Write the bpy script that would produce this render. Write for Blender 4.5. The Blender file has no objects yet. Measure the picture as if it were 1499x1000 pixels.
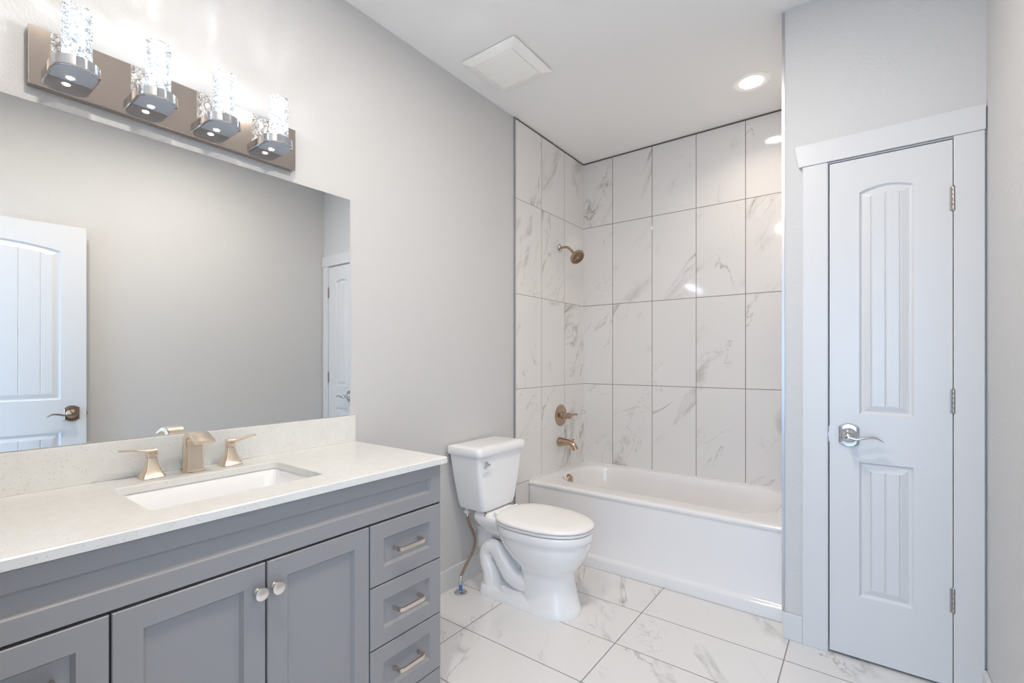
import bpy, bmesh, math, random
from mathutils import Vector, Matrix
random.seed(4)
PI = math.pi
C = bpy.context.scene.collection
SC = bpy.context.scene

# ------------------------------------------------------------------ camera
CX, CZ = 1.7953, 1.232
cam = bpy.data.cameras.new('camera'); camo = bpy.data.objects.new('camera', cam); C.objects.link(camo)
camo.location = (CX, 0, CZ); camo.rotation_euler = (PI/2, 0, 0.6427)
cam.sensor_width = 36; cam.lens = 36*689.89/1499; cam.shift_y = 26.92/1499
cam.clip_start = 0.01
SC.camera = camo
# ------------------------------------------------------------------ world, light, exposure
SC.view_settings.view_transform = 'Standard'; SC.view_settings.look = 'None'
SC.view_settings.gamma = 1; SC.view_settings.use_curve_mapping = False
SC.view_settings.exposure = 0.83
W = bpy.data.worlds.new('world'); SC.world = W; W.use_nodes = True
W.node_tree.nodes['Background'].inputs[0].default_value = (0.50, 0.72, 1.0, 1)
W.node_tree.nodes['Background'].inputs[1].default_value = 2.4
SC.cycles.max_bounces = 14; SC.cycles.diffuse_bounces = 8; SC.cycles.glossy_bounces = 6
SC.cycles.transparent_max_bounces = 16; SC.cycles.sample_clamp_indirect = 4
SC.cycles.caustics_reflective = False; SC.cycles.caustics_refractive = False
def area(name, loc, size, power, col, rot=(0, 0, 0), sy=None, shape='DISK', spread=PI, parent=None):
    l = bpy.data.lights.new(name, 'AREA'); l.shape = shape; l.size = size
    if sy: l.size_y = sy
    l.energy = power; l.color = col; l.spread = spread
    o = bpy.data.objects.new(name, l); C.objects.link(o); o.location = loc; o.rotation_euler = rot
    if parent: o.parent = parent
    return o
CAN_W, FILL_W, TUBE_W, DAY_W = 1.5, 9.8, 1.4, 14.5
area('daylight_portal', (1.72, -0.07, 1.03), 0.76, 1, (1, 1, 1), (PI/2, 0, 0), 2.04, 'RECTANGLE').data.cycles.is_portal = True
area('can_lamp_shower', (1.288, 2.905, 2.762), 0.10, CAN_W, (1.0, 0.84, 0.70), spread=2.3)
area('fill_light_entry', (1.25, 1.30, 2.762), 0.12, FILL_W, (1.0, 0.91, 0.82))  # added fill at ceiling height, out of view, to brighten the room generally
area('fill_light_vanity', (1.05, 0.40, 2.762), 0.12, FILL_W, (1.0, 0.91, 0.82))  # second added fill, unseen, lifts the counter and cabinet fronts

area('hall_window_light', (1.88, -2.7, 1.15), 1.1, DAY_W, (0.30, 0.60, 1.0), (-PI/2, 0, PI), 1.3, 'RECTANGLE')

# ------------------------------------------------------------------ materials
def nt(name):
    m = bpy.data.materials.new(name); m.use_nodes = True
    t = m.node_tree; return m, t, t.nodes['Principled BSDF']
def simple(name, col, rough=0.5, metal=0.0, coat=0.0, spec=0.5, bump=None, aniso=0.0, var=0.0):
    m, t, b = nt(name)
    b.inputs['Base Color'].default_value = (*col, 1); b.inputs['Roughness'].default_value = rough
    b.inputs['Metallic'].default_value = metal; b.inputs['Coat Weight'].default_value = coat
    b.inputs['Coat Roughness'].default_value = 0.05; b.inputs['Specular IOR Level'].default_value = spec
    b.inputs['Anisotropic'].default_value = aniso
    N = t.nodes; L = t.links
    tc = N.new('ShaderNodeTexCoord')
    if bump:
        sc, st, det = bump
        n = N.new('ShaderNodeTexNoise'); n.inputs['Scale'].default_value = sc; n.inputs['Detail'].default_value = det
        L.new(tc.outputs['Object'], n.inputs['Vector'])
        bp = N.new('ShaderNodeBump'); bp.inputs['Strength'].default_value = st; bp.inputs['Distance'].default_value = 0.004
        L.new(n.outputs[0], bp.inputs['Height']); L.new(bp.outputs[0], b.inputs['Normal'])
    if var:
        n = N.new('ShaderNodeTexNoise'); n.inputs['Scale'].default_value = 9
        L.new(tc.outputs['Object'], n.inputs['Vector'])
        r = N.new('ShaderNodeMapRange'); r.inputs['To Min'].default_value = rough-var; r.inputs['To Max'].default_value = rough+var
        L.new(n.outputs[0], r.inputs[0]); L.new(r.outputs[0], b.inputs['Roughness'])
    return m
def marble(name, ax, off, pitch, grout, gw, seed, base, rough=0.06, rot=0.9, vein=(0.40, 0.38, 0.35), amount=1.0):
    m, t, b = nt(name); N = t.nodes; L = t.links
    def M(op, *a, clamp=False):
        n = N.new('ShaderNodeMath'); n.operation = op; n.use_clamp = clamp
        for i, v in enumerate(a):
            if isinstance(v, (int, float)): n.inputs[i].default_value = v
            else: L.new(v, n.inputs[i])
        return n.outputs[0]
    tc = N.new('ShaderNodeTexCoord'); s = N.new('ShaderNodeSeparateXYZ'); L.new(tc.outputs['Object'], s.inputs[0])
    A, B = s.outputs[ax[0]], s.outputs[ax[1]]
    a = M('DIVIDE', M('SUBTRACT', A, off[0]), pitch[0]); bb = M('DIVIDE', M('SUBTRACT', B, off[1]), pitch[1])
    fa, fb = M('FRACT', a), M('FRACT', bb)
    da = M('MULTIPLY', M('MINIMUM', fa, M('SUBTRACT', 1, fa)), pitch[0])
    db = M('MULTIPLY', M('MINIMUM', fb, M('SUBTRACT', 1, fb)), pitch[1])
    d = M('MINIMUM', da, db)
    gm = M('LESS_THAN', d, gw/2)
    ids = N.new('ShaderNodeCombineXYZ'); L.new(M('FLOOR', a), ids.inputs[0]); L.new(M('FLOOR', bb), ids.inputs[1]); ids.inputs[2].default_value = seed
    wn = N.new('ShaderNodeTexWhiteNoise'); L.new(ids.outputs[0], wn.inputs['Vector'])
    pos = N.new('ShaderNodeCombineXYZ'); L.new(A, pos.inputs[0]); L.new(B, pos.inputs[1])
    va = N.new('ShaderNodeVectorMath'); va.operation = 'MULTIPLY_ADD'
    L.new(wn.outputs['Color'], va.inputs[0]); va.inputs[1].default_value = (17, 17, 17)
    mp = N.new('ShaderNodeMapping'); mp.vector_type = 'TEXTURE'; mp.inputs['Rotation'].default_value[2] = rot; mp.inputs['Scale'].default_value = (2.3, 1, 1)
    L.new(pos.outputs[0], mp.inputs['Vector']); L.new(mp.outputs[0], va.inputs[2])
    def noise(sc, det, dist, ro=0.55):
        n = N.new('ShaderNodeTexNoise'); n.inputs['Scale'].default_value = sc; n.inputs['Detail'].default_value = det
        n.inputs['Distortion'].default_value = dist; n.inputs['Roughness'].default_value = ro
        L.new(va.outputs[0], n.inputs['Vector']); return n.outputs[0]
    def step(x, lo, hi, o0=0.0, o1=1.0):
        n = N.new('ShaderNodeMapRange'); n.interpolation_type = 'SMOOTHSTEP'
        L.new(x, n.inputs[0]); n.inputs[1].default_value = lo; n.inputs[2].default_value = hi; n.inputs[3].default_value = o0; n.inputs[4].default_value = o1
        return n.outputs[0]
    n1 = noise(1.9, 7, 0.7, 0.6); v1 = M('ABSOLUTE', M('SUBTRACT', n1, 0.5))
    mask = step(noise(2.4, 2, 0.2), 0.50, 0.64)
    brk = step(noise(14, 3, 0.5), 0.34, 0.56)
    thin = M('MULTIPLY', M('MULTIPLY', step(v1, 0.0, 0.012, 1, 0), mask), brk)
    smear = M('MULTIPLY', M('MULTIPLY', step(v1, 0.0, 0.050, 1, 0), step(noise(3.4, 4, 0.9), 0.55, 0.68)), 0.5)
    n2 = noise(3.6, 6, 1.5); v2 = M('ABSOLUTE', M('SUBTRACT', n2, 0.47))
    hair = M('MULTIPLY', M('MULTIPLY', step(v2, 0.0, 0.010, 1, 0), step(noise(2.2, 2, 0), 0.54, 0.64)), 0.45)
    tot = M('MULTIPLY', M('ADD', M('MAXIMUM', M('MULTIPLY', thin, 0.7), hair), smear, clamp=True), amount)
    mx = N.new('ShaderNodeMix'); mx.data_type = 'RGBA'; L.new(tot, mx.inputs[0]); mx.inputs[6].default_value = (*base, 1); mx.inputs[7].default_value = (*vein, 1)
    mg = N.new('ShaderNodeMix'); mg.data_type = 'RGBA'; L.new(gm, mg.inputs[0]); L.new(mx.outputs[2], mg.inputs[6]); mg.inputs[7].default_value = (*grout, 1)
    L.new(mg.outputs[2], b.inputs['Base Color'])
    L.new(M('ADD', M('MULTIPLY', gm, 0.8), rough, clamp=True), b.inputs['Roughness'])
    h = step(d, gw*0.35, gw*0.9)
    bp = N.new('ShaderNodeBump'); bp.inputs['Strength'].default_value = 0.6; bp.inputs['Distance'].default_value = 0.001
    L.new(h, bp.inputs['Height']); L.new(bp.outputs[0], b.inputs['Normal'])
    return m
def speckled(name, base, fleck, rough=0.18):
    m, t, b = nt(name); N = t.nodes; L = t.links
    tc = N.new('ShaderNodeTexCoord')
    def sp(scale, thr, thr2):
        v = N.new('ShaderNodeTexVoronoi'); v.inputs['Scale'].default_value = scale; L.new(tc.outputs['Object'], v.inputs['Vector'])
        n = N.new('ShaderNodeTexWhiteNoise'); L.new(v.outputs['Color'], n.inputs['Vector'])
        g = N.new('ShaderNodeMath'); g.operation = 'GREATER_THAN'; L.new(n.outputs[0], g.inputs[0]); g.inputs[1].default_value = thr2
        l = N.new('ShaderNodeMath'); l.operation = 'LESS_THAN'; L.new(v.outputs['Distance'], l.inputs[0]); l.inputs[1].default_value = thr
        x = N.new('ShaderNodeMath'); x.operation = 'MULTIPLY'; L.new(g.outputs[0], x.inputs[0]); L.new(l.outputs[0], x.inputs[1]); return x.outputs[0]
    n0 = N.new('ShaderNodeTexNoise'); n0.inputs['Scale'].default_value = 30; n0.inputs['Detail'].default_value = 4; L.new(tc.outputs['Object'], n0.inputs['Vector'])
    r = N.new('ShaderNodeMapRange'); L.new(n0.outputs[0], r.inputs[0]); r.inputs[1].default_value = .35; r.inputs[2].default_value = .7; r.inputs[4].default_value = .10
    mx = N.new('ShaderNodeMath'); mx.operation = 'MAXIMUM'; L.new(sp(190, .33, .80), mx.inputs[0]); L.new(sp(90, .22, .90), mx.inputs[1])
    ml = N.new('ShaderNodeMath'); ml.operation = 'MULTIPLY_ADD'; L.new(mx.outputs[0], ml.inputs[0]); ml.inputs[1].default_value = .38; L.new(r.outputs[0], ml.inputs[2])
    c = N.new('ShaderNodeMix'); c.data_type = 'RGBA'; L.new(ml.outputs[0], c.inputs[0]); c.inputs[6].default_value = (*base, 1); c.inputs[7].default_value = (*fleck, 1)
    L.new(c.outputs[2], b.inputs['Base Color']); b.inputs['Roughness'].default_value = rough
    return m
def emit(name, col, s):
    m, t, b = nt(name); b.inputs['Base Color'].default_value = (*col, 1)
    b.inputs['Emission Color'].default_value = (*col, 1); b.inputs['Emission Strength'].default_value = s
    return m
def crystal(name, dens, s, rimw):
    # clear glass full of bubbles that catch the lamp inside it
    m, t, b = nt(name); N = t.nodes; L = t.links
    out = [n for n in N if n.type == 'OUTPUT_MATERIAL'][0]; N.remove(b)
    tc = N.new('ShaderNodeTexCoord')
    n = N.new('ShaderNodeTexNoise'); n.inputs['Scale'].default_value = 85; n.inputs['Detail'].default_value = 5; n.inputs['Distortion'].default_value = 1.7
    L.new(tc.outputs['Object'], n.inputs['Vector'])
    r = N.new('ShaderNodeMapRange'); r.interpolation_type = 'SMOOTHSTEP'; L.new(n.outputs[0], r.inputs[0]); r.inputs[1].default_value = dens; r.inputs[2].default_value = dens+.10
    tr = N.new('ShaderNodeBsdfTransparent'); tr.inputs[0].default_value = (.93, .95, .97, 1)
    gl = N.new('ShaderNodeBsdfGlossy'); gl.inputs['Roughness'].default_value = 0.03
    bp = N.new('ShaderNodeBump'); bp.inputs['Strength'].default_value = .8; bp.inputs['Distance'].default_value = .004; L.new(n.outputs[0], bp.inputs['Height']); L.new(bp.outputs[0], gl.inputs['Normal'])
    lw = N.new('ShaderNodeLayerWeight'); lw.inputs[0].default_value = rimw
    m1 = N.new('ShaderNodeMixShader'); L.new(lw.outputs['Fresnel'], m1.inputs[0]); L.new(tr.outputs[0], m1.inputs[1]); L.new(gl.outputs[0], m1.inputs[2])
    em = N.new('ShaderNodeEmission'); em.inputs[0].default_value = (.86, .93, 1, 1); em.inputs[1].default_value = s
    m2 = N.new('ShaderNodeMixShader'); L.new(r.outputs[0], m2.inputs[0]); L.new(m1.outputs[0], m2.inputs[1]); L.new(em.outputs[0], m2.inputs[2])
    L.new(m2.outputs[0], out.inputs[0])
    return m

M_wall = simple('wall_paint', (0.60, 0.595, 0.59), 0.55, bump=(130, 0.5, 3))
M_ceil = simple('ceiling_paint', (0.87, 0.865, 0.855), 0.8, bump=(60, 0.08, 2))
M_white = simple('white_trim_paint', (0.66, 0.66, 0.665), 0.32)
M_jamb = simple('jamb_paint', (0.70, 0.71, 0.73), 0.5)
M_dark = simple('dark_gap', (0.03, 0.03, 0.035), 0.9)
M_tile_b = marble('marble_wall_tile_back', (0, 2), (0.2567, 0.432), (0.3076, 0.6126), (0.22, 0.17, 0.14), 0.0042, 3.0, (0.74, 0.72, 0.70), 0.07, 0.95, (0.38, 0.35, 0.31))
M_tile_l = marble('marble_wall_tile_side', (1, 2), (2.1153, 0.432), (0.3076, 0.6126), (0.30, 0.25, 0.22), 0.0036, 8.0, (0.76, 0.74, 0.72), 0.07, 1.1, (0.38, 0.35, 0.31))
M_floor = marble('marble_floor_tile', (0, 1), (0.322, 0.0645), (0.6035, 0.3075), (0.20, 0.19, 0.18), 0.0040, 5.0, (0.72, 0.705, 0.695), 0.10, 2.1, (0.36, 0.35, 0.34))
M_quartz = speckled('speckled_quartz', (0.76, 0.76, 0.735), (0.48, 0.43, 0.36))
M_grey = simple('grey_cabinet_paint', (0.295, 0.290, 0.295), 0.36)
M_greyd = simple('grey_cabinet_shell', (0.10, 0.10, 0.11), 0.6)
M_porc = simple('porcelain', (0.86, 0.86, 0.86), 0.08, coat=0.6)
M_sink = simple('sink_porcelain', (0.86, 0.86, 0.86), 0.08, coat=0.5)
M_tub = simple('tub_enamel', (0.80, 0.785, 0.78), 0.12, coat=0.5)
M_seat = simple('seat_plastic', (0.84, 0.83, 0.81), 0.20)
M_nickel = simple('champagne_nickel', (0.80, 0.68, 0.55), 0.26, 1.0, var=0.04)
M_bronze = simple('brushed_bronze', (0.50, 0.36, 0.26), 0.20, 1.0, var=0.05)
M_bronze_d = simple('dark_bronze_rubber', (0.16, 0.11, 0.075), 0.4, 0.5)
M_chrome = simple('chrome', (0.62, 0.63, 0.66), 0.09, 1.0)
M_plate = simple('polished_nickel_plate', (0.55, 0.47, 0.41), 0.07, 1.0)
M_sat = simple('satin_nickel', (0.42, 0.38, 0.35), 0.28, 1.0)
M_alu = simple('aluminium_edge', (0.50, 0.50, 0.52), 0.28, 1.0)
M_brown = simple('brown_tile_edge', (0.13, 0.10, 0.085), 0.5)
M_mirror = simple('mirror_silver', (0.86, 0.87, 0.86), 0.0, 1.0)
M_medge = simple('mirror_edge', (0.55, 0.60, 0.60), 0.2)
M_blue = simple('blue_plastic', (0.03, 0.22, 0.55), 0.3)
M_copper = simple('copper_braid', (0.40, 0.28, 0.22), 0.33, 0.9, bump=(900, 0.6, 1))
M_frost = simple('frosted_lens', (0.70, 0.78, 0.90), 0.25)
M_plastic = simple('white_plastic_grille', (0.95, 0.94, 0.91), 0.45)
M_lens = emit('lit_lens', (1.0, 0.97, 0.90), 9.0)
M_led = emit('led_chip', (1.0, 1.0, 0.96), 14.0)
M_cry = crystal('bubbled_crystal', 0.54, 1.5, 0.3)
M_cryin = crystal('bubbled_crystal_core', 0.49, 1.0, 0.2)
M_hall = simple('hall_floor', (0.45, 0.42, 0.40), 0.7)

# ------------------------------------------------------------------ mesh helpers
def obj(name, bm, mat, parent=None, smooth=40, loc=None, mats=None):
    bmesh.ops.recalc_face_normals(bm, faces=bm.faces[:])
    me = bpy.data.meshes.new(name); bm.to_mesh(me); bm.free()
    for x in (mats or [mat]): me.materials.append(x)
    if smooth:
        me.polygons.foreach_set('use_smooth', [True]*len(me.polygons)); me.set_sharp_from_angle(angle=math.radians(smooth))
    o = bpy.data.objects.new(name, me); C.objects.link(o)
    if loc: o.location = loc
    if parent: o.parent = parent
    return o
def thing(name, label, cat, loc=(0, 0, 0), group=None, rz=0):
    o = bpy.data.objects.new(name, None); C.objects.link(o); o.location = loc; o.rotation_euler = (0, 0, rz)
    o.empty_display_size = 0.05
    o['label'] = label; o['category'] = cat
    if group: o['group'] = group
    return o
def struct(o, label=None, cat=None):
    o['kind'] = 'structure'
    if label: o['label'] = label
    if cat: o['category'] = cat
    return o
def B(): return bmesh.new()
def box(bm, x0, x1, y0, y1, z0, z1, bev=0.0, seg=2):
    r = bmesh.ops.create_cube(bm, size=1)
    vs = r['verts']
    for v in vs:
        v.co = Vector((x0+(v.co.x+.5)*(x1-x0), y0+(v.co.y+.5)*(y1-y0), z0+(v.co.z+.5)*(z1-z0)))
    if bev:
        es = list({e for v in vs for e in v.link_edges})
        bmesh.ops.bevel(bm, geom=es, offset=bev, segments=seg, affect='EDGES', profile=0.5, clamp_overlap=True)
    return bm
def loft(bm, rings, cap0=True, cap1=True, closed=True):
    R = [[bm.verts.new(p) for p in r] for r in rings]
    n = len(R[0])
    for a, b in zip(R, R[1:]):
        for i in range(n if closed else n-1):
            j = (i+1) % n; bm.faces.new((a[i], a[j], b[j], b[i]))
    if cap0: bm.faces.new(R[0][::-1])
    if cap1: bm.faces.new(R[-1])
    return bm
def frame_axes(d):
    d = d.normalized(); u = Vector((0, 0, 1)) if abs(d.z) < .9 else Vector((1, 0, 0))
    a = d.cross(u).normalized(); return a, a.cross(d).normalized()
def lathe(bm, prof, origin=(0, 0, 0), axis=(0, 0, 1), n=40, cap=True):
    o = Vector(origin); d = Vector(axis).normalized(); a, b = frame_axes(d)
    rings = [[o+d*h+(a*math.cos(2*PI*k/n)+b*math.sin(2*PI*k/n))*max(r, 1e-5) for k in range(n)] for r, h in prof]
    return loft(bm, rings, cap, cap)
def spline(pts, k=8):
    P = [Vector(p) for p in pts]; out = []
    Q = [2*P[0]-P[1]]+P+[2*P[-1]-P[-2]]
    for i in range(1, len(Q)-2):
        for j in range(k):
            t = j/k; a, b, c, d = Q[i-1:i+3]
            out.append(.5*((2*b)+(c-a)*t+(2*a-5*b+4*c-d)*t*t+(3*b-a-3*c+d)*t**3))
    out.append(P[-1]); return out
def tube(bm, pts, rad, n=16, sx=1.0, sy=1.0, up=None, cap=True):
    P = [Vector(p) for p in pts]; rings = []; ref = None
    for i, p in enumerate(P):
        d = (P[min(i+1, len(P)-1)]-P[max(i-1, 0)]).normalized()
        if ref is None:
            ref = Vector(up) if up else frame_axes(d)[1]
        a = d.cross(ref).normalized(); b = a.cross(d).normalized(); ref = b
        r = rad[i] if isinstance(rad, (list, tuple)) else rad
        rings.append([p+(a*math.cos(2*PI*k/n)*sx+b*math.sin(2*PI*k/n)*sy)*r for k in range(n)])
    return loft(bm, rings, cap, cap)
def interp(vals, n):
    out = []
    for i in range(n):
        t = i/(n-1)*(len(vals)-1); k = min(int(t), len(vals)-2); out.append(vals[k]*(1-(t-k))+vals[k+1]*(t-k))
    return out
def rrect(cx, cy, hx, hy, r, z, n=8):
    pts = []
    r = min(r, hx-1e-4, hy-1e-4)
    for (sx, sy, a0) in ((1, 1, 0), (-1, 1, PI/2), (-1, -1, PI), (1, -1, 3*PI/2)):
        for k in range(n+1):
            a = a0+k/n*PI/2
            pts.append(Vector((cx+sx*(hx-r)+r*math.cos(a), cy+sy*(hy-r)+r*math.sin(a), z)))
    return pts
def egg(xb, xf, cy, hw, z, n=56, p=2.0, back=1.0, pb=2.6):
    # egg outline: x from xb (back) to xf (front), widest nearer the back
    xm = xb+(xf-xb)*0.42; pts = []
    for k in range(n):
        a = 2*PI*k/n; c, s = math.cos(a), math.sin(a)
        e = p if c > 0 else pb
        x = xm+(abs(c)**(2/e))*math.copysign(1, c)*((xf-xm) if c > 0 else (xm-xb))
        y = cy+(abs(s)**(2/e))*math.copysign(1, s)*hw
        pts.append(Vector((x, y, z)))
    return pts

# ------------------------------------------------------------------ room shell
XR, YB, YD, ZC = 2.149, 3.334, 2.403, 2.784
YF = -0.012
def sbox(name, m, *a, bev=0):
    return struct(obj(name, box(B(), *a, bev=bev), m, smooth=0))
sbox('floor', M_floor, -0.1, XR+.1, -0.13, YB+.1, -0.05, 0.0)
sbox('floor_hall', M_hall, -1.2, 3.4, -3.2, -0.13, -0.05, -0.002)
sbox('ceiling', M_ceil, -0.1, XR+.1, -0.13, YB+.1, ZC, ZC+.06)
sbox('wall_left', M_wall, -0.1, 0.0, -0.13, YB+.1, 0, ZC)
sbox('wall_back', M_wall, 0.0, 1.62, YB+.008, YB+.1, 0, ZC)
sbox('wall_right', M_wall, XR, XR+.1, -0.13, YB+.1, 0, ZC)
# wall with the closet door: pieces round the opening, one object
bm = B(); box(bm, 1.508, 1.668, YD, YD+.11, 0, ZC); box(bm, 1.668, 2.064, YD, YD+.11, 2.064, ZC); box(bm, 2.064, XR, YD, YD+.11, 0, ZC)
struct(obj('wall_closet', bm, M_wall, smooth=0))
sbox('wall_alcove_right', M_wall, 1.518, 1.60, YD+.11, YB+.008, 0, ZC)
sbox('wall_closet_back', M_wall, 1.668, 2.064, YD+.075, YD+.11, 0, 2.064)
# entry wall with the doorway the camera stands in
bm = B(); box(bm, 0, 1.33, -0.13, YF, 0, ZC); box(bm, 1.33, 2.118, -0.13, YF, 2.06, ZC); box(bm, 2.118, XR, -0.13, YF, 0, ZC)
struct(obj('wall_front', bm, M_wall, smooth=0))
# tiled surround
sbox('wall_tiled_back', M_tile_b, 0.0, 1.518, YB, YB+.008, 0, ZC-.006)
sbox('wall_tiled_left', M_tile_l, 0.0, 0.007, 2.4255, YB, 0, ZC-.006)
sbox('wall_tiled_right', M_tile_l, 1.510, 1.518, YD+.002, YB, 0, ZC-.006)
sbox('trim_1', M_alu, 0.0, 0.010, 2.4165, 2.4255, 0, ZC-.004)
sbox('trim_2', M_alu, 1.499, 1.510, YD-.003, YD+.009, 0.116, ZC-.010)
bm = B(); box(bm, 0, 1.51, YB-.003, YB+.004, ZC-.010, ZC-.001); box(bm, 0, .009, 2.4165, YB, ZC-.010, ZC-.001)
struct(obj('trim_3', bm, M_brown, smooth=0))
# white caulk bead down the painted side of the partition edge
# baseboards
def basebd(name, x0, x1, y0, y1, h=.112):
    struct(obj(name, box(B(), x0, x1, y0, y1, 0, h, bev=.003), M_white, smooth=0))
basebd('baseboard_left', 0.0, 0.013, 1.24, 2.4165)
basebd('baseboard_closet', 1.503, 1.579, 2.389, YD, .115)
basebd('baseboard_right', XR-.013, XR, 0.80, 2.388)
# closet door casing
bm = B(); box(bm, 1.579, 1.669, 2.387, YD, 0, 2.066, bev=.002)
struct(obj('trim_4', bm, M_white, smooth=0))
bm = B(); box(bm, 2.060, 2.143, 2.387, YD, 0, 2.066, bev=.002)
struct(obj('trim_5', bm, M_white, smooth=0))
bm = B()
pr = [(1.566, 2.066), (1.552, 2.156), (2.1445, 2.156), (2.1445, 2.066)]
loft(bm, [[Vector((x, y, z)) for x, z in pr] for y in (2.382, YD)])
struct(obj('trim_6', bm, M_white, smooth=0))
# jamb + stop inside the opening
bm = B(); box(bm, 1.668, 1.6715, 2.392, YD+.075, 0, 2.0635); box(bm, 2.0605, 2.064, 2.40, YD+.075, 0, 2.0635); box(bm, 1.6715, 2.0605, 2.392, YD+.075, 2.060, 2.0635)
struct(obj('trim_7', bm, M_jamb, smooth=0))
# entry doorway jamb
bm = B(); box(bm, 1.33, 1.345, -0.13, YF+.004, 0, 2.06); box(bm, 2.103, 2.118, -0.13, YF+.004, 0, 2.06); box(bm, 1.345, 2.103, -0.13, YF+.004, 2.045, 2.06)
struct(obj('trim_8', bm, M_white, smooth=0))

# ------------------------------------------------------------------ moulded doors
def leaf_mesh(Wd, H, T, panels, grooves):
    """front face at y=0 looking to -y; x 0..Wd, z 0..H"""
    xs = {0, Wd}; zs = {0, H}
    def fine(s, a, b, st=.0025):
        k = int(math.ceil((b-a)/st))
        for i in range(k+1): s.add(round(a+(b-a)*i/k, 5))
    for (x0, x1, z0, z1, ar) in panels:
        fine(xs, x0-.003, x0+.045); fine(xs, x1-.045, x1+.003)
        fine(zs, z0-.003, z0+.045); fine(zs, z1-ar-.048, z1+.003)
        fine(xs, x0+.045, x1-.045, .008)
    for g in grooves:
        for q in (-.0035, -.0015, 0, .0015, .0035): xs.add(round(g+q, 5))
    xs = sorted(xs); zs = sorted(zs)
    def dep(x, z):
        for (x0, x1, z0, z1, ar) in panels:
            if x0 < x < x1 and z0 < z < z1:
                xc, hw = (x0+x1)/2, (x1-x0)/2
                top = z1-ar*((x-xc)/hw)**2
                d = min(x-x0, x1-x, z-z0, top-z)
                if d <= 0: return 0
                if d < .009: return .010*math.sin(d/.009*PI/2)
                if d < .013: return .010
                if d < .036:
                    t = (d-.013)/.023; return .010-.0075*t
                g = .0025
                for q in grooves:
                    if abs(x-q) < .0034: g += .0035*(1-abs(x-q)/.0034)
                return g
        return 0
    bm = B()
    F = [[bm.verts.new((x, dep(x, z), z)) for x in xs] for z in zs]
    for i in range(len(zs)-1):
        for j in range(len(xs)-1):
            bm.faces.new((F[i][j], F[i][j+1], F[i+1][j+1], F[i+1][j]))
    bk = [bm.verts.new(p) for p in ((0, T, 0), (Wd, T, 0), (Wd, T, H), (0, T, H))]
    bm.faces.new(bk[::-1])
    bm.faces.new([F[0][j] for j in range(len(xs)-1, -1, -1)]+[bk[0], bk[1]])
    bm.faces.new(F[-1]+[bk[2], bk[3]])
    bm.faces.new([r[0] for r in F]+[bk[3], bk[0]])
    bm.faces.new([r[-1] for r in F[::-1]]+[bk[1], bk[2]])
    return bm
def lever_handle(parent, x, z, dirx, T, mat=None):
    """rosette with arched top and bottom, dome and wave lever on the -y side"""
    mat = mat or M_chrome
    root = None
    def outline(w, h, ar, y):
        pts = []
        for k in range(13):
            t = -1+2*k/12; pts.append(Vector((x+t*w, y, z-h-ar*(1-t*t))))
        for k in range(13):
            t = 1-2*k/12; pts.append(Vector((x+t*w, y, z+h+ar*(1-t*t))))
        return pts
    bm = loft(B(), [outline(.0345, .034, .014, 0), outline(.0345, .034, .014, -.003), outline(.031, .031, .0135, -.0065), outline(.029, .029, .013, -.007)])
    ro = obj('door_handle', bm, mat, parent, 30)
    lathe_p = [(.031, -.0), (.031, -.004), (.028, -.010), (.020, -.015), (.016, -.018), (.0135, -.020), (.0125, -.045), (.0145, -.052), (.014, -.062), (.009, -.066), (.0, -.067)]
    bm = lathe(B(), [(r, -h) for r, h in lathe_p], (x, -.006, z), (0, -1, 0), 32)
    obj('dome', bm, mat, ro, 35)
    P = spline([(x, -.060, z), (x+dirx*.028, -.062, z-.006), (x+dirx*.055, -.060, z+.001), (x+dirx*.085, -.058, z+.004), (x+dirx*.112, -.058, z-.010)], 8)
    bm = tube(B(), P, interp([.0135, .011, .0105, .010, .003], len(P)), 14, sx=1.0, sy=.55, up=(0, 0, 1))
    obj('lever', bm, mat, ro, 50)
    return ro
def hinge(parent, x, z, y=-.004):
    h = obj('hinge', box(box(B(), x-.010, x-.002, y+.0035, y+.0055, z-.045, z+.045), x+.002, x+.010, y+.0035, y+.0055, z-.045, z+.045), M_sat, parent, 0)
    bm = B()
    for k in range(5):
        lathe(bm, [(.0052, 0), (.0056, .001), (.0056, .0165), (.0052, .0175)], (x, y, z-.045+k*.018), (0, 0, 1), 14)
    lathe(bm, [(.003, 0), (.0045, .002), (.002, .005)], (x, y, z+.045), (0, 0, 1), 12)
    obj('knuckle', bm, M_sat, h, 30)

dl = struct(bpy.data.objects.new('door_1', None)); C.objects.link(dl); dl.location = (1.6760, 2.3935, 0.012)
dl['label'] = 'narrow white two-panel closet door with arched top panel, closed, beside the tub'; dl['category'] = 'door'
W1, H1 = 2.0575-1.6760, 2.043
obj('door_leaf', leaf_mesh(W1, H1, .035, [(.1015, .2705, .997, 1.923, .020), (.1015, .2705, .252, .802, 0)], (.140, .186, .230)), M_white, dl, 25)
lever_handle(dl, .0665, .909, 1, .035)
for hz in (1.821, 1.065, .321): hinge(dl, W1+.002, hz)
obj('latch', box(box(B(), -.0025, .0, .006, .028, .875, .940), -.005, 0, .010, .022, .895, .915), M_sat, dl, 0)

de = struct(bpy.data.objects.new('door_2', None)); C.objects.link(de)
hx, hy, fx, fy = 2.130, 0.000, 2.052, 0.752
ang = math.atan2(fy-hy, fx-hx)
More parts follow.
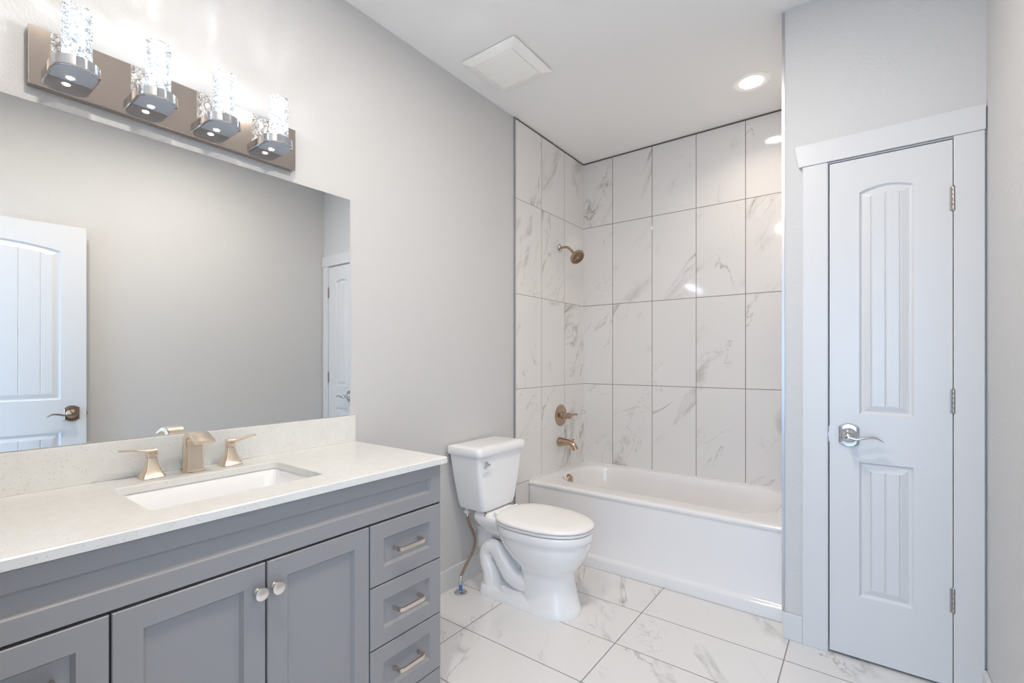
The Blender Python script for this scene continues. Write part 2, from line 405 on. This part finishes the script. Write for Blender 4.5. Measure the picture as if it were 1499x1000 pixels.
# local +x runs from hinge edge to free edge, front face (-y) must look to the room (-x side)
de.location = (fx, fy, 0.010); de.rotation_euler = (0, 0, ang+PI)
de['label'] = 'wide white entry door standing open against the right wall, seen in the mirror'; de['category'] = 'door'
obj('door_leaf', leaf_mesh(.756, 2.03, .035, [(.115, .641, .985, 1.905, .035), (.115, .641, .24, .79, 0)], (.20, .29, .378, .466, .556)), M_white, de, 25)
lever_handle(de, .066, .898, 1, .035, simple('dark_polished_bronze', (0.30, 0.21, 0.15), 0.12, 1.0))
obj('latch', box(box(B(), -.002, .0, .006, .028, .865, .93), -.006, 0, .010, .022, .885, .905), M_bronze, de, 0)
for hz in (1.82, 1.06, .32): hinge(de, .757, hz, .038)

# ------------------------------------------------------------------ vanity
XF = .555
van = thing('bathroom_vanity', 'grey shaker vanity cabinet under the white quartz counter', 'cabinet', (0, 0, 0))
bm = B()
box(bm, .003, XF-.022, 0.0, 1.219, .10, .66); box(bm, XF-.045, XF-.022, 0.0, 1.219, .66, .855); box(bm, .003, XF-.045, 0.0, .02, .66, .855); box(bm, .003, XF-.045, 1.20, 1.219, .66, .855); box(bm, .003, .03, .02, 1.20, .66, .855); box(bm, .003, XF-.075, 0.0, 1.219, .001, .10)
obj('carcass', bm, M_greyd, van, 0)
obj('side_panel', box(B(), .003, XF-.004, 1.2195, 1.2215, .0, .855), M_grey, van, 0)
def shaker(name, y0, y1, z0, z1, fy_, fz0, fz1, parent, T=.020, rec=.0105, ch=.0075):
    """slab front with recessed flat panel; frame widths fy_ (stiles), fz0 (bottom), fz1 (top)"""
    bm = B()
    e = .0018
    def ring(x, a): return [Vector((x, y0+a, z0+a)), Vector((x, y1-a, z0+a)), Vector((x, y1-a, z1-a)), Vector((x, y0+a, z1-a))]
    def iring(x, a): return [Vector((x, y0+fy_+a, z0+fz0+a)), Vector((x, y1-fy_-a, z0+fz0+a)), Vector((x, y1-fy_-a, z1-fz1-a)), Vector((x, y0+fy_+a, z1-fz1-a))]
    loft(bm, [ring(XF-T, 0), ring(XF-e, 0), ring(XF, e), iring(XF, 0), iring(XF-rec, ch), ], True, True)
    return obj(name, bm, M_grey, parent, 0)
def knob(parent, y, z):
    lathe_bm = lathe(B(), [(.010, 0), (.0105, .002), (.009, .005), (.0062, .009), (.0058, .015), (.010, .019), (.0162, .0215), (.0168, .024), (.0155, .0265), (.010, .0282), (.0001, .029)], (XF, y, z), (1, 0, 0), 32)
    obj('knob', lathe_bm, M_nick2, parent, 35)
M_nick2 = simple('pale_nickel', (0.82, 0.77, 0.72), 0.20, 1.0)
M_pull = simple('warm_nickel_pull', (0.72, 0.62, 0.55), 0.22, 1.0)
def pull(parent, yc, z, w=.107):
    a, b = yc-w/2, yc+w/2
    P = []
    path = [(XF-.009, a), (XF+.012, a), (XF+.022, a+.003), (XF+.0265, a+.012), (XF+.0265, b-.012), (XF+.022, b-.003), (XF+.012, b), (XF-.009, b)]
    bm = B()
    # flat strap section: thin across the path, 10 mm tall
    L2 = []
    Pv = [Vector((x, y, 0)) for x, y in path]
    for i, p in enumerate(Pv):
        d0 = (Pv[i]-Pv[i-1]).normalized() if i else (Pv[1]-Pv[0]).normalized()
        d1 = (Pv[i+1]-Pv[i]).normalized() if i < len(Pv)-1 else d0
        d = (d0+d1).normalized(); nrm = Vector((d.y, -d.x, 0)); k = 1/max(.5, nrm.dot(Vector((d0.y, -d0.x, 0))))
        t, h = .0034*k, .0062
        L2.append([p+nrm*t+Vector((0, 0, z-h)), p+nrm*t+Vector((0, 0, z+h)), p-nrm*t+Vector((0, 0, z+h)), p-nrm*t+Vector((0, 0, z-h))])
    loft(bm, L2)
    obj('pull_handle', bm, M_pull, parent, 30)
shaker('false_front', 0.003, 1.2215, .7155, .851, .050, .0445, .042, van)
dz = [(.5135, .7085), (.3145, .5095), (.115, .3105)]
for (y0, y1) in ((.9165, 1.2215), (.003, .2785)):
    for i, (z0, z1) in enumerate(dz):
        d = shaker('drawer', y0, y1, z0, z1, .051, .051, .051, van)
        pull(d, (y0+y1)/2+.0, (z0+z1)/2+.0)
for (y0, y1, ky) in ((.283, .5935, .5735), (.5985, .9115, .6165)):
    d = shaker('door', y0, y1, .115, .7085, .0525, .055, .053, van)
    knob(d, ky, .640)
obj('base_rail', box(B(), XF-.075, XF-.002, 0.003, 1.2215, .001, .1115, bev=.001), M_grey, van, 0)

# countertop with sink cut-out + backsplash
ct = thing('countertop', 'white speckled quartz countertop on the grey vanity', 'countertop', (0, 0, .857))
ZT = .878
SX0, SX1, SY0, SY1 = .148, .452, .378, .822
def slab_with_hole(x0, x1, y0, y1, z0, z1, hx0, hx1, hy0, hy1, r=.02, e=.0022):
    bm = B(); n = 8
    hole = lambda z, g=0: rrect((hx0+hx1)/2, (hy0+hy1)/2, (hx1-hx0)/2+g, (hy1-hy0)/2+g, r, z, n)
    def outer(z, g=0):
        # same vertex count as the hole ring, projected on the rectangle
        pts = []
        X0, X1, Y0, Y1 = x0+g, x1-g, y0+g, y1-g
        cor = [(X1, Y1), (X0, Y1), (X0, Y0), (X1, Y0)]
        for c in range(4):
            for k in range(n+1): pts.append(Vector((cor[c][0], cor[c][1], z)))
        return pts
    ho = hole
    rings = [ho(z0), ho(z1-e, 0), ho(z1, e), outer(z1, e), outer(z1-e), outer(z0), ]
    R = [[bm.verts.new(p) for p in rr] for rr in rings]
    m = len(R[0])
    R.append(R[0])
    for a, b in zip(R, R[1:]):
        for i in range(m):
            j = (i+1) % m; bm.faces.new((a[i], a[j], b[j], b[i]))
    bmesh.ops.remove_doubles(bm, verts=bm.verts[:], dist=1e-6)
    bmesh.ops.dissolve_degenerate(bm, dist=1e-6, edges=bm.edges[:])
    return bm
o = obj('slab', slab_with_hole(.001, .5735, 0.0, 1.238, -.001, ZT-.857, SX0, SX1, SY0, SY1), M_quartz, ct, 35)
bs = obj('backsplash', box(B(), .001, .020, 0.0, 1.236, ZT, .991, bev=.0015), M_quartz, smooth=0)
bs['label'] = 'low speckled quartz backsplash strip standing on the countertop below the mirror'; bs['category'] = 'backsplash'

# undermount basin
sk = thing('sink_basin', 'white rectangular undermount sink set into the quartz counter', 'sink', (0, 0, .857))
bm = B()
cxs, cys, hxs, hys = (SX0+SX1)/2, (SY0+SY1)/2, (SX1-SX0)/2+.004, (SY1-SY0)/2+.004
rings = [rrect(cxs, cys, hxs+.014, hys+.014, .03, -.0025), rrect(cxs, cys, hxs, hys, .024, -.0025), rrect(cxs, cys, hxs-.003, hys-.003, .024, -.008)]
for t in (0.15, .4, .65, .85, .95, 1.0):
    ins = .006+.020*t + (.035*max(0, (t-.8)/.2)**2)
    rings.append(rrect(cxs, cys, hxs-ins, hys-ins*1.5, .03+.03*t, -.008-.118*t))
rings.append(rrect(cxs, cys, .06, .09, .05, -.132)); rings.append(rrect(cxs, cys, .022, .022, .0219, -.136))
rings2 = [rrect(cxs, cys, .03, .03, .0299, -.150), rrect(cxs, cys, hxs-.02, hys-.02, .05, -.142), rrect(cxs, cys, hxs+.012, hys+.012, .035, -.012)]
R = rings+rings2
loft(bm, R+[R[0]], False, False)
bmesh.ops.remove_doubles(bm, verts=bm.verts[:], dist=1e-6)
obj('basin', bm, M_sink, sk, 50)
obj('drain', lathe(B(), [(.0, -.0), (.0215, .0), (.0215, .003), (.019, .0045), (.012, .0035), (.0, .004)], (cxs, cys, -.1365), (0, 0, 1), 32), M_nickel, sk)

# faucet
fa = thing('bathroom_faucet', 'champagne nickel widespread faucet behind the sink, arched flat spout between two lever handles', 'faucet', (.076, .594, ZT))
def rect_loft(secs):
    return [[Vector(p) for p in s] for s in secs]
# spout body: upright tapering column that bends into a wide flat waterfall lip (profile in x-z swept, width in y)
bm = B()
cl = spline([(0, 0, .004), (-.001, 0, .045), (-.001, 0, .075), (.006, 0, .1045), (.026, 0, .1175), (.052, 0, .118), (.078, 0, .108), (.098, 0, .101)], 6)
tk = interp([.0235, .020, .019, .0165, .0085, .0065, .0055, .0045], len(cl))
wd = interp([.0255, .0235, .0235, .025, .027, .028, .0285, .0285], len(cl))
rings = []
for i, p in enumerate(cl):
    d = (cl[min(i+1, len(cl)-1)]-cl[max(i-1, 0)]).normalized(); nrm = Vector((d.z, 0, -d.x)); w, t = wd[i], tk[i]
    c = .0025
    rings.append([p+nrm*t*sx_+Vector((0, w*sy_, 0)) for sx_, sy_ in ((1, .88), (1, -.88), (.75, -1), (-.75, -1), (-1, -.88), (-1, .88), (-.75, 1), (.75, 1))])
loft(bm, rings)
sp = obj('spout', bm, M_nickel, fa, 32)
obj('spout_foot', box(B(), -.0265, .0265, -.0285, .0285, 0, .005, bev=.0015), M_nickel, sp, 0)
for sgn, yy in ((-1, -.109), (1, .111)):
    bm = B()
    secs = []
    for h, w in ((0, .030), (.004, .030), (.006, .0285), (.020, .0215), (.038, .0155), (.052, .0128), (.060, .0120)):
        secs.append(rrect(0, yy, w, w, w*.25, h, 3))
    loft(bm, secs)
    hb = obj('handle', bm, M_nickel, fa, 32)
    bm = B()
    loft(bm, [rrect(0, yy, .0115, .0115, .003, .0605, 3), rrect(0, yy, .0125, .0125, .003, .068, 3), rrect(0, yy, .0125, .0125, .003, .074, 3)])
    P = spline([(0, yy-sgn*.012, .080), (0, yy+sgn*.012, .080), (0, yy+sgn*.040, .0845 if sgn > 0 else .087), (.002, yy+sgn*.066, .090 if sgn < 0 else .090), (.004, yy+sgn*.080, .091)], 6)
    rr = interp([.0125, .0125, .0085, .0075, .0088], len(P)); th = interp([.006, .006, .0035, .0028, .0025], len(P))
    rings = []
    for i, p in enumerate(P):
        rings.append([p+Vector((rr[i]*a, 0, th[i]*b)) for a, b in ((1, .5), (.8, 1), (-.8, 1), (-1, .5), (-1, -.5), (-.8, -1), (.8, -1), (1, -.5))])
    loft(bm, rings)
    obj('lever', bm, M_nickel, hb, 35)

# ------------------------------------------------------------------ mirror
mr = thing('wall_mirror', 'large frameless mirror on the left wall above the backsplash', 'mirror', (.001, .61, .9915))
obj('glass', box(B(), 0, .0045, -.608, .607, 0, .9355, bev=.0008, seg=1), M_mirror, mr, 0)

# ------------------------------------------------------------------ vanity light
vl = thing('vanity_light', 'polished nickel four-light vanity bar with bubbled crystal cylinders above the mirror', 'wall light', (0, .595, 2.044))
bp = obj('backplate', box(B(), .0, .028, -.365, .365, -.078, .078, bev=.0015), M_plate, vl, 0)
def tray_ring(w, d0, d1, bulge, yc, z):
    pts = [Vector((.0285, yc-w, z)), Vector((d0, yc-w, z))]
    for k in range(1, 12):
        t = -1+2*k/12; pts.append(Vector((d0+bulge*(1-t*t)**.8, yc+t*w, z)))
    pts += [Vector((d0, yc+w, z)), Vector((.0285, yc+w, z))]
    return pts
for k in range(4):
    yc = (.3145+.1822*k)-.595
    tr = obj('lamp_tray', loft(B(), [tray_ring(.048, .096, 0, .036, yc, -.037), tray_ring(.050, .098, 0, .037, yc, -.035), tray_ring(.050, .098, 0, .037, yc, -.010), tray_ring(.048, .096, 0, .036, yc, -.0085)]), M_chrome, vl, 35)
    obj('diffuser', loft(B(), [tray_ring(.045, .092, 0, .034, yc, -.0395), tray_ring(.045, .092, 0, .034, yc, -.0372)]), M_frost, tr, 30)
    bm = lathe(B(), [(.0, 0), (.008, 0), (.008, .001), (.0, .001)], (.052, yc-.006, -.0405), (0, 0, 1), 20)
    obj('led', bm, M_led, tr, 0)
    bm = B()
    lathe(bm, [(.0315, -.008), (.0318, .130), (.0312, .134), (.0285, .134), (.0282, .128), (.0282, -.008)], (.094, yc, 0), (0, 0, 1), 40, False)
    sh = obj('crystal_shade', bm, M_cry, vl, 60)
    obj('bubbled_core', lathe(B(), [(.020, -.006), (.0255, .004), (.0262, .060), (.0255, .112), (.018, .120)], (.094, yc, 0), (0, 0, 1), 32), M_cryin, sh, 60)
    L_ = bpy.data.lights.new('crystal_lamp', 'POINT'); L_.energy = TUBE_W; L_.color = (.86, .93, 1.0); L_.shadow_soft_size = .006
    lo = bpy.data.objects.new('crystal_lamp', L_); C.objects.link(lo); lo.parent = vl; lo.location = (.094, yc, .075)
    # the rippled crystal throws streaks of light outwards: intensity varies with direction
    L_.use_nodes = True; t = L_.node_tree; N = t.nodes; K = t.links
    em = [n for n in N if n.type == 'EMISSION'][0]
    tc = N.new('ShaderNodeTexCoord'); sp_ = N.new('ShaderNodeSeparateXYZ'); K.new(tc.outputs['Normal'], sp_.inputs[0])
    at = N.new('ShaderNodeMath'); at.operation = 'ARCTAN2'; K.new(sp_.outputs[1], at.inputs[0]); K.new(sp_.outputs[2], at.inputs[1])
    cb = N.new('ShaderNodeCombineXYZ'); K.new(at.outputs[0], cb.inputs[0])
    xs_ = N.new('ShaderNodeMath'); xs_.operation = 'MULTIPLY'; K.new(sp_.outputs[0], xs_.inputs[0]); xs_.inputs[1].default_value = .7; K.new(xs_.outputs[0], cb.inputs[1]); cb.inputs[2].default_value = k*3.7
    nz = N.new('ShaderNodeTexNoise'); nz.inputs['Scale'].default_value = 5.5; nz.inputs['Detail'].default_value = 5; nz.inputs['Roughness'].default_value = .65; nz.inputs['Distortion'].default_value = .7
    K.new(cb.outputs[0], nz.inputs['Vector'])
    mr_ = N.new('ShaderNodeMapRange'); mr_.interpolation_type = 'SMOOTHSTEP'; K.new(nz.outputs[0], mr_.inputs[0])
    mr_.inputs[1].default_value = .40; mr_.inputs[2].default_value = .68; mr_.inputs[3].default_value = .38; mr_.inputs[4].default_value = 3.0
    # the chip under the crystal shines upwards, so more leaves above than below
    up = N.new('ShaderNodeMapRange'); K.new(sp_.outputs[2], up.inputs[0]); up.inputs[1].default_value = -.3; up.inputs[2].default_value = 1.0; up.inputs[3].default_value = .12; up.inputs[4].default_value = 2.0
    ml_ = N.new('ShaderNodeMath'); ml_.operation = 'MULTIPLY'; K.new(mr_.outputs[0], ml_.inputs[0]); K.new(up.outputs[0], ml_.inputs[1])
    bk = N.new('ShaderNodeMapRange'); K.new(sp_.outputs[0], bk.inputs[0]); bk.inputs[1].default_value = -1; bk.inputs[2].default_value = .1; bk.inputs[3].default_value = .0; bk.inputs[4].default_value = 1.0
    mb_ = N.new('ShaderNodeMath'); mb_.operation = 'MULTIPLY'; K.new(ml_.outputs[0], mb_.inputs[0]); pw_ = N.new('ShaderNodeMath'); pw_.operation = 'POWER'; K.new(bk.outputs[0], pw_.inputs[0]); pw_.inputs[1].default_value = 1.8; K.new(pw_.outputs[0], mb_.inputs[1]); ml_ = mb_
    K.new(ml_.outputs[0], em.inputs['Strength'])

# ------------------------------------------------------------------ toilet
TY = 2.0
to = thing('toilet', 'white two-piece toilet standing between the vanity and the tub', 'toilet', (.40, TY, 0))
def tobj(n, bm, m, parent=to, s=50):
    o = obj(n, bm, m, parent, s)
    if parent is to:
        o.location = (-.40, -TY, 0)
    return o
# bowl + pedestal, one continuous loft
bm = B()
secs = [  # z, xb, xf, hw
    (0.0, .40, .695, .120), (.012, .40, .697, .121), (.03, .402, .690, .117), (.10, .405, .672, .107), (.16, .40, .660, .104), (.195, .39, .664, .110),
    (.222, .375, .684, .130), (.255, .335, .708, .151), (.295, .295, .730, .166), (.335, .270, .742, .174), (.355, .262, .742, .175),
    (.362, .258, .750, .181), (.372, .256, .755, .184), (.396, .256, .756, .184), (.403, .258, .753, .182), (.405, .275, .735, .165)]
loft(bm, [egg(a, b_, TY, w, z, p=2.25, pb=2.8 if z < .2 else 2.4) for z, a, b_, w in secs])
tobj('bowl', bm, M_porc, s=60)
bm = B()   # deck reaching back under the tank
dk = [(.285, .20, .36, .05, .03), (.33, .16, .40, .085, .04), (.365, .125, .42, .108, .04), (.392, .112, .43, .119, .04), (.404, .112, .43, .118, .04), (.415, .114, .26, .114, .04), (.428, .118, .225, .108, .04), (.430, .13, .21, .09, .04)]
loft(bm, [rrect((a+b_)/2, TY, (b_-a)/2, w, r, z) for z, a, b_, w, r in dk])
box(bm, .09, .20, TY-.045, TY+.045, .20, .33, bev=.012)
tobj('tank_deck', bm, M_porc)
bm = B()   # foot plate
ft = [(0.0, .150, .56, .118, .05), (.010, .148, .56, .120, .05), (.050, .152, .56, .112, .05), (.064, .165, .56, .098, .05), (.070, .20, .55, .075, .04)]
loft(bm, [rrect((a+b_)/2, TY, (b_-a)/2, w, r, z) for z, a, b_, w, r in ft])
tobj('foot', bm, M_porc)
bm = B()   # S-shaped trapway bulging on the near and far flank
for s in (-1, 1):
    yo = TY+s*.052
    P = spline([(.50, yo, .10), (.43, yo, .105), (.355, yo+s*.012, .125), (.305, yo+s*.014, .175), (.262, yo+s*.014, .228), (.215, yo+s*.012, .244), (.182, yo+s*.012, .215), (.183, yo+s*.012, .165), (.205, yo+s*.010, .115), (.215, yo+s*.004, .055), (.215, yo, .02)], 7)
    tube(bm, P, interp([.048, .048, .046, .043, .041, .041, .041, .042, .046, .055, .062], len(P)), 22)
box(bm, .20, .42, TY-.035, TY+.035, .03, .26, bev=.02)
tobj('trapway', bm, M_porc, s=70)
for s in (-1,):
    bm = lathe(B(), [(.016, 0), (.0165, .006), (.0145, .016), (.008, .022), (.0, .0235)], (.315, TY+s*.098, .058), (0, 0, 1), 24)
    tobj('bolt_cap', bm, M_porc)
# seat ring and lid
bm = loft(B(), [egg(.258, .752, TY, .181, .4075, p=2.25, pb=2.7), egg(.254, .757, TY, .185, .411, p=2.25, pb=2.7), egg(.254, .757, TY, .185, .419, p=2.25, pb=2.7), egg(.258, .752, TY, .181, .4215, p=2.25, pb=2.7)])
tobj('seat', bm, M_seat)
ld = loft(B(), [egg(.262, .754, TY, .182, .4245, p=2.25, pb=2.7), egg(.257, .760, TY, .187, .4275, p=2.25, pb=2.7), egg(.257, .760, TY, .187, .433, p=2.25, pb=2.7), egg(.262, .755, TY, .183, .4385, p=2.25, pb=2.7), egg(.275, .742, TY, .172, .4425, p=2.25, pb=2.6), egg(.32, .69, TY, .13, .4455, p=2.2, pb=2.4), egg(.42, .58, TY, .05, .4465)])
tobj('seat_lid', ld, M_seat, s=55)
for s in (-1, 1):
    tobj('seat_hinge', tube(B(), [(.258, TY+s*.075-.02, .430), (.258, TY+s*.075+.02, .430)], .0095, 16), M_seat)
# tank
tk_ = [(.436, .050, .205, .125, .03), (.440, .032, .218, .133, .03), (.47, .030, .221, .146, .028), (.60, .026, .226, .174, .026), (.72, .022, .230, .194, .024), (.734, .022, .230, .195, .024)]
bm = loft(B(), [rrect((a+b_)/2, TY, (b_-a)/2, w, r, z) for z, a, b_, w, r in tk_])
tobj('tank', bm, M_porc, s=40)
tl = [(.735, .020, .232, .197, .026), (.737, .012, .246, .207, .03), (.742, .010, .249, .2095, .03), (.766, .010, .249, .2095, .03), (.775, .013, .245, .206, .03), (.780, .022, .234, .196, .028), (.783, .05, .205, .16, .02)]
bm = loft(B(), [rrect((a+b_)/2, TY, (b_-a)/2, w, r, z) for z, a, b_, w, r in tl])
tobj('tank_lid', bm, M_porc, s=40)
fl = tobj('flush_lever', lathe(B(), [(.013, 0), (.0135, .004), (.010, .008), (.0065, .010), (.0065, .020), (.004, .022)], (.229, TY-.128, .690), (1, 0, 0), 24), M_chrome)
P = spline([(.244, TY-.120, .6905), (.248, TY-.138, .690), (.249, TY-.155, .686), (.248, TY-.168, .680)], 5)
obj('arm', tube(B(), P, interp([.007, .0065, .0055, .006], len(P)), 12, sy=.6), M_chrome, fl)
for s in (-1, 1):
    tobj('tank_bolt', lathe(B(), [(.010, 0), (.010, .010), (.006, .012), (.006, .028)], (.205, TY+s*.105, .4085), (0, 0, 1), 12), M_bronze)
tobj('fill_valve_nut', lathe(B(), [(.012, 0), (.019, .004), (.019, .014), (.013, .016), (.013, .034)], (.075, TY-.105, .404), (0, 0, 1), 10), M_white)

# supply line
su = thing('water_supply_line', 'bronze braided supply hose rising from the blue-handled floor stub beside the toilet', 'hose', (.082, 1.835, 0))
sx, sy = .082, 1.835
obj('escutcheon', lathe(B(), [(.034, .0005), (.034, .003), (.030, .006), (.016, .009), (.011, .012), (.011, .016)], (0, 0, 0), (0, 0, 1), 36), M_chrome, su, 35)
obj('pex_stub', lathe(B(), [(.009, .012), (.009, .045)], (0, 0, 0), (0, 0, 1), 18), M_blue, su)
obj('valve', box(lathe(B(), [(.010, .044), (.0115, .047), (.0115, .058), (.008, .061), (.0085, .070)], (0, 0, 0), (0, 0, 1), 8), -.011, .016, -.005, .005, .050, .058, bev=.001), M_chrome, su, 30)
hz = [(.080, 1.835, .068), (.081, 1.845, .092), (.083, 1.878, .135), (.085, 1.925, .185), (.085, 1.946, .235), (.083, 1.935, .285), (.080, 1.912, .330), (.077, 1.897, .375), (.075, 1.895, .404)]
P = spline([(x-sx, y-sy, z) for x, y, z in hz], 8)
obj('hose', tube(B(), P, .0075, 14), M_copper, su)
for i, (a, b_) in enumerate(((.066, .084), (.385, .404))):
    q = Vector(P[0]) if i == 0 else Vector(P[-1])
    obj('crimp', lathe(B(), [(.0078, 0), (.0082, .002), (.0082, .016), (.0066, .018)], q-Vector((0, 0, 0 if i == 0 else .018)), (0, 0.25 if i == 0 else 0, 1), 14), M_nick2, su)

# ------------------------------------------------------------------ bathtub
tb = thing('bathtub', 'white alcove bathtub with flat apron in the tiled recess', 'bathtub', (.755, 2.95, 0))
bm = B()
X0, X1, Y0, Y1, ZR = .009, 1.508, 2.577, 3.331, .430
def oring(z, y0, dx=0, r=.006): return rrect((X0+X1)/2, (y0+Y1)/2, (X1-X0)/2-dx, (Y1-y0)/2, r, z, 18)
def iring(x0, x1, y0, y1, r, z): return rrect((x0+x1)/2, (y0+y1)/2, (x1-x0)/2, (y1-y0)/2, r, z, 18)
rings = [oring(0, 2.540), oring(.045, 2.540), oring(.056, 2.543), oring(.062, 2.555), oring(.068, 2.561), oring(.20, 2.571), oring(.392, 2.5795), oring(.402, 2.579), oring(.407, 2.5735), oring(.413, 2.570), oring(.424, 2.571), oring(.4295, 2.577, .004), oring(.4315, 2.590, .012),
         iring(.030, 1.490, 2.605, 3.318, .03, .4318), iring(.078, 1.452, 2.694, 3.298, .19, .4318)]
fr = [(.090, 1.440, 2.708, 3.292, .20, .4300), (.098, 1.434, 2.716, 3.287, .20, .4265), (.104, 1.428, 2.722, 3.282, .20, .418), (.112, 1.405, 2.730, 3.272, .20, .38), (.135, 1.34, 2.742, 3.258, .19, .29), (.150, 1.27, 2.752, 3.248, .18, .20), (.168, 1.20, 2.765, 3.235, .17, .14), (.20, 1.14, 2.79, 3.21, .15, .105), (.28, 1.05, 2.85, 3.15, .12, .092)]
for f in fr: rings.append(iring(*f))
bm = loft(bm, rings, True, True)
shell = obj('tub_shell', bm, M_tub, tb, 50, loc=(-.755, -2.95, 0))
bm = B(); box(bm, .007, .013, 2.575, YB-.001, .425, .438); box(bm, .007, 1.510, YB-.009, YB-.001, .425, .438)
obj('caulk_bead', bm, M_tub, tb, 0, loc=(-.755, -2.95, 0))
obj('overflow_plate', loft(B(), [[Vector((x_, math.cos(a)*r, (math.sin(a)*r if math.sin(a) > -.45 else -.45*r))) for a in [2*PI*k/36 for k in range(36)]] for x_, r in ((-.004, .041), (.014, .041), (.021, .037), (.023, .029))]), M_bronze, tb, 30, loc=(.1025-.755, 2.925-2.95, .378))
obj('drain', lathe(B(), [(0, 0), (.032, 0), (.032, .003), (.026, .005), (0, .004)], (.33-.755, 0, .0925), (0, 0, 1), 30), M_bronze, tb)

# ------------------------------------------------------------------ tub fittings on the tiled wall (x = .007)
YV = 2.985
shd = thing('wall_shower', 'bronze round shower head on a bent arm high on the tiled wall', 'shower', (.007, 2.968, 2.050))
obj('flange', lathe(B(), [(.030, 0), (.0305, .003), (.026, .008), (.016, .014), (.012, .016)], (0, 0, 0), (1, 0, 0), 32), M_chrome, shd, 35)
P = spline([(0, 0, 0), (.03, 0, .001), (.06, 0, -.002), (.085, 0, -.018), (.108, 0, -.042), (.122, 0, -.058)], 6)
obj('shower_arm', tube(B(), P, .0088, 16), M_bronze, shd)
hd = Vector((.70, -.24, -.67)).normalized()
hp = Vector((.119, 0, -.055))
h_ = obj('spray_head', lathe(B(), [(.011, 0), (.014, .004), (.014, .012), (.012, .016), (.016, .022), (.027, .030), (.043, .036), (.053, .042), (.056, .049), (.055, .055), (.050, .057), (0, .0575)], hp, hd, 44), M_bronze, shd, 35)
a_, b__ = frame_axes(hd); bm = B()
for ri, n_ in ((.012, 8), (.024, 14), (.036, 20), (.044, 26)):
    for k in range(n_):
        t = 2*PI*k/n_; c = hp+hd*.0572+(a_*math.cos(t)+b__*math.sin(t))*ri
        lathe(bm, [(.0022, 0), (.0018, .003), (.0008, .0035)], c, hd, 6)
for ri in (.018, .030, .0405):
    ring_ = []
    for q0, q1 in ((ri-.0014, .0573), (ri-.0014, .0590), (ri+.0014, .0590), (ri+.0014, .0573)):
        ring_.append([hp+hd*q1+(a_*math.cos(2*PI*k/40)+b__*math.sin(2*PI*k/40))*q0 for k in range(40)])
    loft(bm, ring_, False, False)
obj('nozzles', bm, M_bronze_d, h_, 0)
vv = thing('shower_valve', 'round bronze shower valve plate with lever on the tiled wall above the tub spout', 'shower valve', (.007, YV, .826))
pl = obj('trim_plate', lathe(B(), [(.078, 0), (.0785, .003), (.074, .007), (.055, .0105), (.030, .012), (.028, .013)], (0, 0, 0), (1, 0, 0), 48), M_bronze, vv, 35)
obj('hub', lathe(B(), [(.028, .008), (.027, .020), (.0225, .030), (.0215, .062), (.0235, .070), (.0225, .082), (.017, .087), (0, .088)], (0, 0, 0), (1, 0, 0), 32), M_bronze, vv, 35)
P = spline([(.074, .008, .004), (.084, .028, .006), (.091, .048, .007), (.095, .066, .006)], 6)
obj('lever', tube(B(), P, interp([.012, .0095, .010, .011], len(P)), 16, sy=.75), M_bronze, vv)
ts = thing('tub_spout', 'flared bronze tub spout with diverter pin over the bathtub', 'tub spout', (.007, YV-.022, .634))
P = spline([(0, 0, .002), (.02, 0, .002), (.055, 0, .003), (.088, 0, .002), (.112, 0, -.008), (.128, 0, -.026), (.138, 0, -.044)], 6)
obj('spout', tube(B(), P, interp([.033, .031, .025, .021, .0205, .021, .0225], len(P)), 28), M_bronze, ts, 40)
obj('diverter_pin', lathe(B(), [(.004, 0), (.004, .012), (.0085, .014), (.009, .020), (.005, .023)], (.112, 0, .010), (.2, 0, 1), 16), M_bronze, ts)

# ------------------------------------------------------------------ ceiling things
ef = thing('exhaust_fan', 'square white exhaust fan grille on the ceiling near the left wall', 'vent cover', (.289, 1.972, ZC-.001))
def sq(h, z): return rrect(0, 0, h, h, .003, z, 2)
obj('grille', loft(B(), [sq(.155, 0), sq(.155, -.006), sq(.170, -.006), sq(.170, -.012), sq(.166, -.015), sq(.130, -.026), sq(.1285, -.0265), sq(.1275, -.018), sq(.122, -.018), sq(.1210, -.026), sq(.1205, -.0268)]), M_plastic, ef, 20)
rl = thing('recessed_light', 'lit round recessed ceiling light over the tub', 'ceiling light', (1.288, 2.905, ZC))
obj('trim_ring', lathe(B(), [(.098, -.0005), (.097, -.004), (.090, -.007), (.078, -.006), (.060, -.0035), (.060, -.001)], (0, 0, 0), (0, 0, 1), 56), M_plastic, rl, 30)
obj('lens', lathe(B(), [(0, -.0065), (.050, -.0065), (.058, -.0045), (.058, -.002)], (0, 0, 0), (0, 0, 1), 48), M_lens, rl, 30)
